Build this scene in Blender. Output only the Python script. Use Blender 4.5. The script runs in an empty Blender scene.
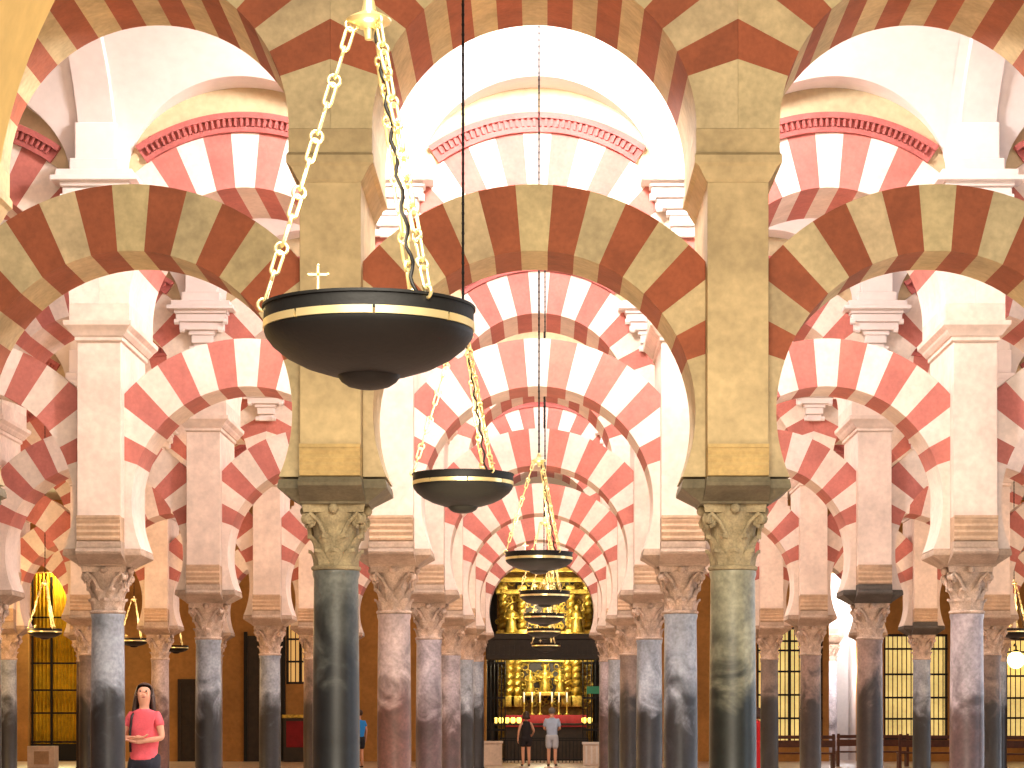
import bpy, bmesh, math, random
from mathutils import Vector, Matrix
random.seed(7)
C = bpy.context.scene.collection
SC = bpy.context.scene
PI = math.pi
P = 3.0            # column spacing in metres
EYE = 1.23         # camera height
F = 2300.0         # focal length in pixels of the 1024 px wide frame
VX, VY = 545.0, 726.0
X0 = -0.08         # centre line of the arcades
YROW = [17.4, 24.1, 31.3, 38.3, 45.3, 52.8]
DH = [0, 0, 0, 0.0, 0.13, 0.30]     # taller columns in the two far rows
NB = [1, 2, 2, 3, 3, 4]             # bays each side of the centre bay
UF, UB = 0.48, 0.96   # front and back of the upper walls, measured from the column axis
LF, LB_ = 0.30, 0.42  # the same for the lower arches
def H(h): return EYE + h * P
def at(px, py, Y): return Vector(((px - VX) * Y / F, Y, EYE + (VY - py) * Y / F))

# ------------------------------------------------------------------ materials
def s2l(c):
    return tuple(((v / 255) / 12.92 if v / 255 <= 0.04045 else ((v / 255 + 0.055) / 1.055) ** 2.4) for v in c)
def nt(name):
    m = bpy.data.materials.new(name); m.use_nodes = True
    t = m.node_tree; b = t.nodes['Principled BSDF']
    return m, t, b
def N(t, typ, **k):
    n = t.nodes.new(typ)
    for a, v in k.items(): setattr(n, a, v)
    return n
def stone(name, rgb, rough=.8, var=.18, scale=3.0, bump=.15, metal=0.0, tint=False, rgb2=None, spots=None):
    m, t, b = nt(name)
    tc = N(t, 'ShaderNodeTexCoord')
    oi = N(t, 'ShaderNodeObjectInfo')
    add = N(t, 'ShaderNodeVectorMath', operation='ADD')
    sc = N(t, 'ShaderNodeVectorMath', operation='SCALE'); sc.inputs['Scale'].default_value = 37.0
    cmb = N(t, 'ShaderNodeCombineXYZ')
    for i in range(3): t.links.new(oi.outputs['Random'], cmb.inputs[i])
    t.links.new(cmb.outputs[0], sc.inputs[0])
    t.links.new(tc.outputs['Object'], add.inputs[0]); t.links.new(sc.outputs[0], add.inputs[1])
    n1 = N(t, 'ShaderNodeTexNoise'); n1.inputs['Scale'].default_value = scale; n1.inputs['Detail'].default_value = 6; n1.inputs['Roughness'].default_value = .62
    n2 = N(t, 'ShaderNodeTexNoise'); n2.inputs['Scale'].default_value = scale * 9; n2.inputs['Detail'].default_value = 5
    t.links.new(add.outputs[0], n1.inputs['Vector']); t.links.new(add.outputs[0], n2.inputs['Vector'])
    r = N(t, 'ShaderNodeValToRGB')
    c1 = s2l(rgb); c2 = s2l(rgb2) if rgb2 else tuple(v * (1 - 2.2 * var) for v in c1)
    r.color_ramp.elements[0].position = .3; r.color_ramp.elements[0].color = (*c2, 1)
    r.color_ramp.elements[1].position = .62; r.color_ramp.elements[1].color = (*c1, 1)
    t.links.new(n1.outputs['Fac'], r.inputs['Fac'])
    mx = N(t, 'ShaderNodeMix', data_type='RGBA', blend_type='MULTIPLY')
    mx.inputs[0].default_value = 1.0
    mr = N(t, 'ShaderNodeMapRange'); mr.inputs['From Min'].default_value = .3; mr.inputs['From Max'].default_value = .7
    mr.inputs['To Min'].default_value = 1 - var; mr.inputs['To Max'].default_value = 1 + var * .4
    t.links.new(n2.outputs['Fac'], mr.inputs['Value'])
    t.links.new(r.outputs['Color'], mx.inputs[6]); t.links.new(mr.outputs[0], mx.inputs[7])
    out = mx.outputs[2]
    if tint:
        a = N(t, 'ShaderNodeAttribute'); a.attribute_name = 'tint'
        mx2 = N(t, 'ShaderNodeMix', data_type='RGBA', blend_type='MULTIPLY'); mx2.inputs[0].default_value = 1
        t.links.new(out, mx2.inputs[6]); t.links.new(a.outputs['Color'], mx2.inputs[7]); out = mx2.outputs[2]
    t.links.new(out, b.inputs['Base Color'])
    b.inputs['Roughness'].default_value = rough; b.inputs['Metallic'].default_value = metal
    if bump:
        bp = N(t, 'ShaderNodeBump'); bp.inputs['Strength'].default_value = bump; bp.inputs['Distance'].default_value = .02
        t.links.new(n2.outputs['Fac'], bp.inputs['Height']); t.links.new(bp.outputs[0], b.inputs['Normal'])
    return m
def shaft_mat(name, top, bottom, split=1.25, rough=.45):
    m, t, b = nt(name)
    tc = N(t, 'ShaderNodeTexCoord'); oi = N(t, 'ShaderNodeObjectInfo')
    sc = N(t, 'ShaderNodeVectorMath', operation='SCALE'); sc.inputs['Scale'].default_value = 23.0
    cmb = N(t, 'ShaderNodeCombineXYZ')
    for i in range(3): t.links.new(oi.outputs['Random'], cmb.inputs[i])
    t.links.new(cmb.outputs[0], sc.inputs[0])
    add = N(t, 'ShaderNodeVectorMath', operation='ADD')
    t.links.new(tc.outputs['Object'], add.inputs[0]); t.links.new(sc.outputs[0], add.inputs[1])
    n1 = N(t, 'ShaderNodeTexNoise'); n1.inputs['Scale'].default_value = 2.6; n1.inputs['Detail'].default_value = 7; n1.inputs['Distortion'].default_value = 1.2
    n2 = N(t, 'ShaderNodeTexNoise'); n2.inputs['Scale'].default_value = 28; n2.inputs['Detail'].default_value = 4
    t.links.new(add.outputs[0], n1.inputs['Vector']); t.links.new(add.outputs[0], n2.inputs['Vector'])
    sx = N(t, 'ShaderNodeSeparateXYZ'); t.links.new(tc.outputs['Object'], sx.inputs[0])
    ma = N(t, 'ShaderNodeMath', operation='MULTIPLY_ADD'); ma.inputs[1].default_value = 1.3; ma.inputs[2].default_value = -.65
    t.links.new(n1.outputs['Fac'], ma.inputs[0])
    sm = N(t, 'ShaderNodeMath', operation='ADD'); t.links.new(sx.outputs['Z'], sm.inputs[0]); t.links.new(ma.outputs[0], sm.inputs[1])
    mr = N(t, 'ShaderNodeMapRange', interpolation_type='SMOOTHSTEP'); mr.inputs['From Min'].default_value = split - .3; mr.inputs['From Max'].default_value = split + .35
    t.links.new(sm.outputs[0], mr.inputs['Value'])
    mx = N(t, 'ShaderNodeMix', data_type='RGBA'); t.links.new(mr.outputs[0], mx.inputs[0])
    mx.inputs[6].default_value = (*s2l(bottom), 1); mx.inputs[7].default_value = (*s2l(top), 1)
    vr = N(t, 'ShaderNodeValToRGB')      # veins and blotches
    e = vr.color_ramp.elements; e[0].position = .32; e[0].color = (.55, .55, .55, 1); e[1].position = .68; e[1].color = (1.18, 1.15, 1.12, 1)
    t.links.new(n1.outputs['Fac'], vr.inputs['Fac'])
    m2 = N(t, 'ShaderNodeMix', data_type='RGBA', blend_type='MULTIPLY'); m2.inputs[0].default_value = 1
    t.links.new(mx.outputs[2], m2.inputs[6]); t.links.new(vr.outputs[0], m2.inputs[7])
    mr2 = N(t, 'ShaderNodeMapRange'); mr2.inputs['From Min'].default_value = .3; mr2.inputs['From Max'].default_value = .7; mr2.inputs['To Min'].default_value = .72; mr2.inputs['To Max'].default_value = 1.15
    t.links.new(n2.outputs['Fac'], mr2.inputs['Value'])
    m3 = N(t, 'ShaderNodeMix', data_type='RGBA', blend_type='MULTIPLY'); m3.inputs[0].default_value = 1
    t.links.new(m2.outputs[2], m3.inputs[6]); t.links.new(mr2.outputs[0], m3.inputs[7])
    t.links.new(m3.outputs[2], b.inputs['Base Color'])
    b.inputs['Roughness'].default_value = rough
    return m
def plain(name, rgb, rough=.6, metal=0.0, emit=0.0, emit_rgb=None):
    m, t, b = nt(name)
    b.inputs['Base Color'].default_value = (*s2l(rgb), 1); b.inputs['Roughness'].default_value = rough; b.inputs['Metallic'].default_value = metal
    n = N(t, 'ShaderNodeTexNoise'); n.inputs['Scale'].default_value = 14
    tc = N(t, 'ShaderNodeTexCoord'); t.links.new(tc.outputs['Object'], n.inputs['Vector'])
    mr = N(t, 'ShaderNodeMapRange'); mr.inputs['To Min'].default_value = max(0.02, rough - .08); mr.inputs['To Max'].default_value = min(1, rough + .08)
    t.links.new(n.outputs['Fac'], mr.inputs['Value']); t.links.new(mr.outputs[0], b.inputs['Roughness'])
    if emit:
        b.inputs['Emission Color'].default_value = (*s2l(emit_rgb or rgb), 1); b.inputs['Emission Strength'].default_value = emit
    return m
M = {}
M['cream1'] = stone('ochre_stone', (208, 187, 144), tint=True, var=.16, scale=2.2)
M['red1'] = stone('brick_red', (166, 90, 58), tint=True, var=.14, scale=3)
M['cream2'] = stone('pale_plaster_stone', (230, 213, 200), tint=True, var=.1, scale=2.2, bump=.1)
M['red2'] = stone('pale_brick_red', (190, 112, 100), tint=True, var=.12, scale=3, bump=.1)  # pinker than the front row's red, strong light put into the colour
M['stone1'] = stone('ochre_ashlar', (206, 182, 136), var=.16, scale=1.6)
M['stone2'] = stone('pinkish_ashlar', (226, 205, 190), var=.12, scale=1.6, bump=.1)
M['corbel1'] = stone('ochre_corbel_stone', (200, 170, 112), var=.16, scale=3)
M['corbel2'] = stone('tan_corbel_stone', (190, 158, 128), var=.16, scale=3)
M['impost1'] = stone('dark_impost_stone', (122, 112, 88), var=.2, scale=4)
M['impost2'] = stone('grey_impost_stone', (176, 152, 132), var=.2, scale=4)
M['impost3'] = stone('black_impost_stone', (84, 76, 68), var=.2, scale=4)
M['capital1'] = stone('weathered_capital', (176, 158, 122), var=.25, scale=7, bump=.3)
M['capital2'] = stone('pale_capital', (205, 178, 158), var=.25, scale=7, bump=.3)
M['white'] = stone('white_plaster', (228, 217, 212), var=.05, scale=1.2, bump=.05)
M['lunette'] = stone('sandy_plaster', (198, 176, 138), var=.12, scale=1.5)
M['dentil'] = stone('red_moulding', (174, 92, 86), var=.12, scale=5)
M['floor'] = None
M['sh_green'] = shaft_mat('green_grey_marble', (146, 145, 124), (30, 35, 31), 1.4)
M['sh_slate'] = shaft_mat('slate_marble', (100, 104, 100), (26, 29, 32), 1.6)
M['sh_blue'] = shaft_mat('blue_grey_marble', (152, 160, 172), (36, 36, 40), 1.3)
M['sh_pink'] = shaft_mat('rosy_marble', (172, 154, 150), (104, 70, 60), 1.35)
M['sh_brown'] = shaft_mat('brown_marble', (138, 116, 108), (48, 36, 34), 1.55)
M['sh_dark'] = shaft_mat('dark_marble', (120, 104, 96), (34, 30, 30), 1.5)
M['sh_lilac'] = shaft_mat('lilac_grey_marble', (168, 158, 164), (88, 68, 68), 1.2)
M['bronze'] = stone('dark_bronze', (15, 13, 10), rough=.55, var=.25, scale=6, bump=.05, metal=.3)
M['brass'] = plain('polished_brass', (250, 230, 170), .3, .8)
M['iron'] = plain('black_iron', (26, 24, 24), .5, .4)
M['gold'] = stone('gilded_wood', (236, 204, 96), rough=.34, var=.3, scale=9, bump=.3, metal=.75)
M['oldgold'] = stone('dull_gilding', (150, 112, 44), rough=.4, var=.3, scale=7, bump=.3, metal=.6)
M['wood'] = stone('red_brown_wood', (104, 58, 38), rough=.5, var=.25, scale=5)
M['darkwood'] = stone('dark_wood', (52, 38, 26), rough=.5, var=.25, scale=5)
M['redcloth'] = stone('crimson_cloth', (142, 24, 34), rough=.85, var=.12, scale=4)
M['ochrewall'] = stone('ochre_wall', (196, 142, 78), var=.14, scale=.8)
M['candle'] = plain('candle_wax', (246, 236, 200), .5, 0, .6)

# ------------------------------------------------------------------ object helpers
def tag(o, label=None, cat=None, group=None, kind=None):
    if label: o['label'] = label
    if cat: o['category'] = cat
    if group: o['group'] = group
    if kind: o['kind'] = kind
    return o
def link(name, data, parent=None, loc=None):
    o = bpy.data.objects.new(name, data); C.objects.link(o)
    if parent: o.parent = parent
    if loc is not None: o.location = loc
    return o
def thing(name, label, cat, loc=(0, 0, 0), rotz=0, group=None):
    o = link(name, None, None, loc); o.rotation_euler = (0, 0, rotz); o.empty_display_size = .2
    return tag(o, label, cat, group)
def mesh(name, bm, mats, smooth=False, angle=None):
    bmesh.ops.recalc_face_normals(bm, faces=bm.faces)
    me = bpy.data.meshes.new(name); bm.to_mesh(me); bm.free()
    for m in (mats if isinstance(mats, (list, tuple)) else [mats]): me.materials.append(M[m] if isinstance(m, str) else m)
    if smooth:
        for p in me.polygons: p.use_smooth = True
        if angle: me.set_sharp_from_angle(angle=math.radians(angle))
    return me
def part(name, bm, mats, parent=None, loc=None, smooth=False, angle=None, label=None):
    o = link(name, mesh(name, bm, mats, smooth, angle), parent, loc)
    if label: o['label'] = label
    return o
def dup(root, loc, rotz=None):
    r = root.copy(); C.objects.link(r); r.location = loc
    if rotz is not None: r.rotation_euler = (0, 0, rotz)
    for ch in list(root.children):
        c = ch.copy(); C.objects.link(c); c.parent = r
        for g in list(ch.children):
            d = g.copy(); C.objects.link(d); d.parent = c
    return r
def BM(): return bmesh.new()
def box(bm, x0, x1, y0, y1, z0, z1, bev=0.0, mi=0):
    vs = [bm.verts.new((x, y, z)) for z in (z0, z1) for x, y in ((x0, y0), (x1, y0), (x1, y1), (x0, y1))]
    fs = [bm.faces.new([vs[i] for i in q]) for q in ((3, 2, 1, 0), (4, 5, 6, 7), (0, 1, 5, 4), (1, 2, 6, 5), (2, 3, 7, 6), (3, 0, 4, 7))]
    for f in fs: f.material_index = mi
    if bev:
        es = list({e for f in fs for e in f.edges})
        bmesh.ops.bevel(bm, geom=es, offset=bev, segments=2, affect='EDGES', profile=.5)
    return fs
def tube(bm, pts, r, n=8, closed=False, mi=0):
    pts = [Vector(p) for p in pts]; rings = []
    k = len(pts)
    rr = r if isinstance(r, (list, tuple)) else [r] * k
    prev = None
    for i, p in enumerate(pts):
        a = pts[(i - 1) % k] if (closed or i > 0) else p
        b = pts[(i + 1) % k] if (closed or i < k - 1) else p
        d = (b - a).normalized()
        up = prev if prev is not None else (Vector((0, 0, 1)) if abs(d.z) < .9 else Vector((1, 0, 0)))
        u = (up - d * up.dot(d))
        if u.length < 1e-5: u = d.orthogonal()
        u.normalize(); prev = u; v = d.cross(u)
        rings.append([bm.verts.new(p + (u * math.cos(2 * PI * j / n) + v * math.sin(2 * PI * j / n)) * rr[i]) for j in range(n)])
    m = k if closed else k - 1
    for i in range(m):
        A, B = rings[i], rings[(i + 1) % k]
        for j in range(n):
            f = bm.faces.new((A[j], A[(j + 1) % n], B[(j + 1) % n], B[j])); f.material_index = mi
    if not closed:
        bm.faces.new(list(reversed(rings[0]))).material_index = mi; bm.faces.new(rings[-1]).material_index = mi
def lathe(bm, prof, n=32, cx=0, cy=0, mi=0, flute=None):
    rings = []
    for r, z in prof:
        if r < 1e-6: rings.append([bm.verts.new((cx, cy, z))])
        else:
            rings.append([bm.verts.new((cx + r * math.cos(2 * PI * j / n), cy + r * math.sin(2 * PI * j / n), z)) for j in range(n)])
    for A, B in zip(rings, rings[1:]):
        for j in range(n):
            k = (j + 1) % n
            if len(A) == 1 and len(B) == 1: continue
            if len(A) == 1: f = bm.faces.new((A[0], B[k], B[j]))
            elif len(B) == 1: f = bm.faces.new((A[j], A[k], B[0]))
            else: f = bm.faces.new((A[j], A[k], B[k], B[j]))
            f.material_index = mi
    if len(rings[0]) > 1: bm.faces.new(list(reversed(rings[0]))).material_index = mi
    if len(rings[-1]) > 1: bm.faces.new(rings[-1]).material_index = mi
def torus(bm, c, R, r, axis='Z', n=24, m=8, mi=0, sy=1.0):
    pts = []
    for i in range(n):
        a = 2 * PI * i / n; x, y = R * math.cos(a), R * math.sin(a) * sy
        pts.append(Vector(c) + (Vector((x, y, 0)) if axis == 'Z' else Vector((x, 0, y)) if axis == 'Y' else Vector((0, x, y))))
    tube(bm, pts, r, m, True, mi)
def ball(bm, c, r, n=12, sx=1, sy=1, sz=1, mi=0):
    res = bmesh.ops.create_uvsphere(bm, u_segments=n, v_segments=max(6, n * 2 // 3), radius=1)
    for v in res['verts']: v.co = Vector((v.co.x * r * sx, v.co.y * r * sy, v.co.z * r * sz)) + Vector(c)
    for f in {f for v in res['verts'] for f in v.link_faces}: f.material_index = mi; f.smooth = True
def prism_y(bm, poly, y0, y1, mi=0):
    a = [bm.verts.new((x, y0, z)) for x, z in poly]; b = [bm.verts.new((x, y1, z)) for x, z in poly]
    n = len(poly); fs = [bm.faces.new(a), bm.faces.new(list(reversed(b)))]
    for i in range(n): fs.append(bm.faces.new((a[i], b[i], b[(i + 1) % n], a[(i + 1) % n])))
    for f in fs: f.material_index = mi

# ------------------------------------------------------------------ arches
V = math.radians(9.5)
def ring_mesh(name, Ri, Ro, clip, fb, mats, seed, zmin=None, springer=None):
    """voussoir ring around (0,0); springer=None: 15 voussoirs; else (a0,a1) a plain sector"""
    rnd = random.Random(seed)
    bm = BM(); lay = bm.faces.layers.int.new('mi')
    segs = []
    if springer is None:
        for k in range(-7, 8):
            a0 = PI / 2 - (k + .5) * V; a1 = PI / 2 - (k - .5) * V
            segs.append((a0, a1, 1 if k % 2 else 0))
    else:
        segs.append((springer[0], springer[1], 0))
    tint = []
    cr = math.acos(clip / Ro) if clip < Ro else None
    cuts = [cr, PI - cr] if cr else []
    def outer(a):
        c = math.cos(a)
        r = Ro if abs(c) * Ro <= clip + 1e-6 else clip / abs(c)
        x, z = r * c, r * math.sin(a)
        if zmin is not None and z < zmin: z = zmin
        return x, z
    for a0, a1, mi in segs:
        d = a1 - a0; n = max(2, int(abs(d) / math.radians(2.4)))
        angs = sorted(set([a0 + d * i / n for i in range(n + 1)] + [c for c in cuts if min(a0, a1) < c < max(a0, a1)]))
        tv = .9 + .18 * rnd.random()
        col = (tv, tv * (.97 + .05 * rnd.random()), tv * (.95 + .08 * rnd.random()))
        for b0, b1 in zip(angs, angs[1:]):
            q = []
            for a in (b0, b1):
                xi, zi = Ri * math.cos(a), Ri * math.sin(a); xo, zo = outer(a)
                q.append([(xi, -fb[0], zi), (xo, -fb[0], zo), (xo, fb[1], zo), (xi, fb[1], zi)])
            A = [bm.verts.new(p) for p in q[0]]; B = [bm.verts.new(p) for p in q[1]]
            for j in range(4):
                try:
                    f = bm.faces.new((A[j], A[(j + 1) % 4], B[(j + 1) % 4], B[j])); f.material_index = mi; tint.append((f, col))
                except ValueError: pass
            if b0 == angs[0] and (a0, a1, mi) == segs[0] or b0 == min(a0, a1) and springer:
                f = bm.faces.new(A); f.material_index = mi; tint.append((f, col))
            if springer and b1 == angs[-1] or (not springer and b1 == angs[-1] and (a0, a1, mi) == segs[-1]):
                f = bm.faces.new(B); f.material_index = mi; tint.append((f, col))
    # ends
    cols = [c for _, c in tint]
    fidx = {f: i for i, (f, _) in enumerate(tint)}
    bm.faces.index_update()
    order = [cols[fidx[f]] for f in bm.faces]
    bmesh.ops.recalc_face_normals(bm, faces=bm.faces)
    me = bpy.data.meshes.new(name); bm.to_mesh(me); bm.free()
    at_ = me.attributes.new('tint', 'FLOAT_COLOR', 'FACE')
    for i, c in enumerate(order): at_.data[i].color = (*c, 1)
    for m in mats: me.materials.append(M[m])
    return me
LR, LRo, LC = .40 * P, .565 * P, .772 * P       # lower horseshoe: intrados, extrados radius, centre above eye
UR, UC = .398 * P, 1.446 * P
URO = {1: .596 * P, 2: .585 * P}; URo = URO[2]
A_TOP = PI / 2 - 7.5 * V
LDROP = -.1600 * P
A_BOT = math.asin(LDROP / LR)
LOW, UPP = {}, {}
for st in (1, 2):
    mt = ['cream%d' % st, 'red%d' % st]
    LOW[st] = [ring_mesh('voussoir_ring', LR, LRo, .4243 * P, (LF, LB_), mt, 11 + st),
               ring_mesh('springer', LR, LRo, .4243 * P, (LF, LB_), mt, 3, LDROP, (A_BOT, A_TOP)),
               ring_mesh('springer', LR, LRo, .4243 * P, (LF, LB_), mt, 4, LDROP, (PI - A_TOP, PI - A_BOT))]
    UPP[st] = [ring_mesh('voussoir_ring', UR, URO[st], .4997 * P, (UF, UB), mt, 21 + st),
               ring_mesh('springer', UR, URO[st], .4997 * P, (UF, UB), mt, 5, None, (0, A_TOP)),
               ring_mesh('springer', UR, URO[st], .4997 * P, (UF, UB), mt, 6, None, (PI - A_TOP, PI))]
# dentilled red moulding over the upper arches
bm = BM()
r0, r1 = URo, .65 * P
ac = math.acos(.372 * P / r1)
n = 40
prev = None
prof = [(r0, 0), (r0, -.05), (r0 + .05, -.05), (r0 + .05, -.03), (r1 - .06, -.03), (r1 - .06, -.08), (r1, -.08), (r1, 0)]
for i in range(n + 1):
    a = ac + (PI - 2 * ac) * i / n
    ring = [bm.verts.new((r * math.cos(a), -UF - .0005 + y, r * math.sin(a))) for r, y in prof]
    if prev:
        for j in range(len(prof)): bm.faces.new((prev[j], prev[(j + 1) % len(prof)], ring[(j + 1) % len(prof)], ring[j]))
    else: bm.faces.new(ring)
    prev = ring
bm.faces.new(prev)
nd = 36
for i in range(nd):
    a = ac + .03 + (PI - 2 * ac - .06) * (i + .5) / nd
    c, s = math.cos(a), math.sin(a)
    ra, rb = r0 + .055, r1 - .058; w = .013
    q = [(ra, -w), (rb, -w), (rb, w), (ra, w)]
    pv = [[bm.verts.new((r * c - w_ * s, -UF + y, r * s + w_ * c)) for r, w_ in q] for y in (-.03, -.065)]
    bm.faces.new(pv[1])
    for j in range(4): bm.faces.new((pv[0][j], pv[0][(j + 1) % 4], pv[1][(j + 1) % 4], pv[1][j]))
DENT = mesh('dentil_moulding', bm, 'dentil')

# ------------------------------------------------------------------ columns
SH_TOP, CAP_TOP, IMP_TOP = H(.39), H(.553), H(.611)
bm = BM()
box(bm, -.26, .26, -.26, .26, 0, .1, .008)
lathe(bm, [(.245, .1), (.26, .125), (.245, .155), (.21, .17), (.2, .19), (.215, .215), (.205, .24), (.185, .25)], 32)
BASE = mesh('base', bm, 'capital2', True, 35)
bm = BM()
SHH = SH_TOP - .25
lathe(bm, [(.19, 0), (.19, .03), (.178, .05), (.18, SHH * .4), (.172, SHH * .8), (.168, SHH - .06), (.178, SHH - .03), (.178, SHH)], 40)
SHAFT0 = bm
SHAFT = {}
tmp = bpy.data.meshes.new('shaft'); bm.to_mesh(tmp); bm.free()
for p in tmp.polygons: p.use_smooth = True
tmp.set_sharp_from_angle(angle=math.radians(40))
for k in [k for k in M if k.startswith('sh_')]:
    me = tmp.copy(); me.name = 'shaft'; me.materials.append(M[k]); SHAFT[k] = me
def capital(matname):
    bm = BM(); hh = CAP_TOP - SH_TOP
    torus(bm, (0, 0, .02), .172, .018, 'Z', 32, 8)
    lathe(bm, [(.16, 0), (.158, .1), (.162, .22), (.175, .32), (.205, .39), (.215, hh - .05)], 32)
    def leaf(ang, z0, hgt, w, out, r0):
        g = []
        for i in range(7):
            t = i / 6
            rr = r0 + .008 + out * min(t, .8) ** 2.5 * 1.2
            z = z0 + hgt * (t if t < .84 else .84 - (t - .8) * .9)
            if t >= .84: rr += .010 - (t - .83) * .06
            ww = w * (.75 + .5 * math.sin(PI * min(1, t * .85))) * (1 if t < .8 else .7)
            row = []
            for j in range(5):
                s = (j - 2) / 2
                rj = rr - abs(s) ** 2 * .014 + (.006 if j == 2 else 0)
                a = ang + s * ww / rr
                row.append(bm.verts.new((rj * math.cos(a), rj * math.sin(a), z - abs(s) * .008)))
            g.append(row)
        for i in range(6):
            for j in range(4): bm.faces.new((g[i][j], g[i][j + 1], g[i + 1][j + 1], g[i + 1][j]))
    for k in range(8): leaf(k * PI / 4, .035, .155, .055, .055, .158)
    for k in range(8): leaf(k * PI / 4 + PI / 8, .13, .17, .05, .075, .16)
    # corner volutes
    for k in range(4):
        a = PI / 4 + k * PI / 2; d = Vector((math.cos(a), math.sin(a), 0)); sd = Vector((-d.y, d.x, 0))
        for s in (-1, 1):
            pts = []
            for i in range(15):
                th = i / 14 * 3.4 * PI; rr = .052 * (1 - i / 17)
                pts.append(d * (.275 + rr * math.sin(th + PI)) + Vector((0, 0, .375 + rr * math.cos(th + PI) * 1.0)) + sd * (s * .022))
            tube(bm, pts, [.017 * (1 - .4 * i / 14) for i in range(15)], 6)
            tube(bm, [d * .18 + sd * s * .09 + Vector((0, 0, .26)), d * .22 + sd * s * .06 + Vector((0, 0, .36)), d * .28 + sd * s * .022 + Vector((0, 0, .425))], .017, 6)
        ball(bm, tuple(d * .285 + Vector((0, 0, .375))), .035, 10)
        b = k * PI / 2
        ball(bm, (.235 * math.cos(b), .235 * math.sin(b), hh - .035), .04, 10)
    # concave abacus
    ring0, ring1 = [], []
    nseg = 8
    for k in range(4):
        a0, a1 = PI / 4 + k * PI / 2, PI / 4 + (k + 1) * PI / 2
        p0 = Vector((math.cos(a0), math.sin(a0))) * .335; p1 = Vector((math.cos(a1), math.sin(a1))) * .335
        mid = Vector((math.cos((a0 + a1) / 2), math.sin((a0 + a1) / 2)))
        for i in range(nseg):
            t = i / nseg; p = p0.lerp(p1, t) - mid * (.035 * math.sin(PI * t))
            ring0.append(bm.verts.new((p.x * .95, p.y * .95, hh - .06))); ring1.append(bm.verts.new((p.x, p.y, hh)))
    m = len(ring0)
    for i in range(m): bm.faces.new((ring0[i], ring0[(i + 1) % m], ring1[(i + 1) % m], ring1[i]))
    bm.faces.new(list(reversed(ring0))); bm.faces.new(ring1)
    return mesh('capital', bm, matname, True, 40)
CAP = {1: capital('capital1'), 2: capital('capital2')}
def impost(matname):
    bm = BM(); hh = IMP_TOP - CAP_TOP
    def cross(xw, yw, yf, xf, z):   # wings xw x yw, front block xf x yf
        yb, yg = (yw, yf) if yf < .3 else (yw + .1, yf + .46)
        pts = [(xw, -yw), (xw, yb), (xf, yb), (xf, yg), (-xf, yg), (-xf, yb), (-xw, yb), (-xw, -yw), (-xf, -yw), (-xf, -yf), (xf, -yf), (xf, -yw)]
        return [bm.verts.new((x, y, z)) for x, y in pts]
    L = [cross(.26, .24, .26, .245, 0), cross(.27, .25, .27, .245, .015), cross(.405, .34, .52, .235, hh * .62), cross(.405, .34, .53, .235, hh * .75), cross(.395, .335, .50, .23, hh)]
    for A, B in zip(L, L[1:]):
        for i in range(12): bm.faces.new((A[i], A[(i + 1) % 12], B[(i + 1) % 12], B[i]))
    bm.faces.new(list(reversed(L[0]))); bm.faces.new(L[-1])
    if matname != 'impost1': box(bm, -.23, .23, -.51, .97, hh - .004, H(.632) - CAP_TOP)
    return mesh('impost_block', bm, matname)
IMP = {k: impost('impost%d' % k) for k in (1, 2, 3)}
# ------------------------------------------------------------------ piers
PW = .075 * P; UW = .1025 * P
Z_COR, Z_MOL0, Z_MOL1, Z_SPR = H(.685), H(1.314), H(1.386), H(1.446)
LIFT = {1: .06, 2: 0.0}
def pier_meshes(st):
    o = {}
    Z_COR = H(.685) if st == 1 else H(.715)
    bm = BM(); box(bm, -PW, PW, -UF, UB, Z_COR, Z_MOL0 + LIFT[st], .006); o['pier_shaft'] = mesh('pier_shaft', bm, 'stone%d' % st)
    # ribbed roll corbel at the foot
    bm = BM()
    zz = [(IMP_TOP if st == 1 else H(.632)) + .002, Z_COR]; d = zz[1] - zz[0]
    prof = [(-UF - .0, zz[0])]
    for i in range(4):
        z = zz[0] + d * i / 4
        prof += [(-UF - .03 - .006 * i, z + d * .03), (-UF - .038 - .006 * i, z + d * .12), (-UF - .03 - .006 * i, z + d * .22)]
    prof += [(-UF - .06, zz[1] - .012), (-UF - .06, zz[1] + .015), (-UF + .03, zz[1] + .015)]
    full = prof + [(-y - UF + UB, z) for y, z in reversed(prof)]
    a = [bm.verts.new((-PW + .001, y, z)) for y, z in full]; b = [bm.verts.new((PW - .001, y, z)) for y, z in full]
    bm.faces.new(a); bm.faces.new(list(reversed(b)))
    for i in range(len(full)): bm.faces.new((a[i], b[i], b[(i + 1) % len(full)], a[(i + 1) % len(full)]))
    o['corbel'] = mesh('corbel', bm, 'corbel%d' % st)
    bm = BM()
    if st == 1: steps = [(PW, 0, 0), (PW + .015, .01, .02), (UW - .02, .03, .11), (UW + .012, .045, .135), (UW + .012, .045, .19), (UW, .01, .216)]
    else: steps = [(PW, 0, 0), (PW + .02, .03, .015), (PW + .02, .03, .055), (PW + .035, .045, .06), (UW - .015, .07, .1), (UW - .005, .085, .12), (UW + .035, .12, .16), (UW + .04, .125, .205), (UW, .02, .216)]
    L = []
    for x, e, z in steps:
        L.append([bm.verts.new((sx * x, (-UF - e if sy < 0 else UB + e), Z_MOL0 + z)) for sx, sy in ((1, -1), (1, 1), (-1, 1), (-1, -1))])
    for A, B in zip(L, L[1:]):
        for i in range(4): bm.faces.new((A[i], A[(i + 1) % 4], B[(i + 1) % 4], B[i]))
    bm.faces.new(list(reversed(L[0]))); bm.faces.new(L[-1])
    o['moulding'] = mesh('moulding', bm, 'stone%d' % st)
    bm = BM(); box(bm, -UW, UW, -UF, UB, Z_MOL1, Z_SPR - .002); o['upper_block'] = mesh('upper_block', bm, 'stone%d' % st)
    return o
PIER = {1: pier_meshes(1), 2: pier_meshes(2)}
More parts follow.
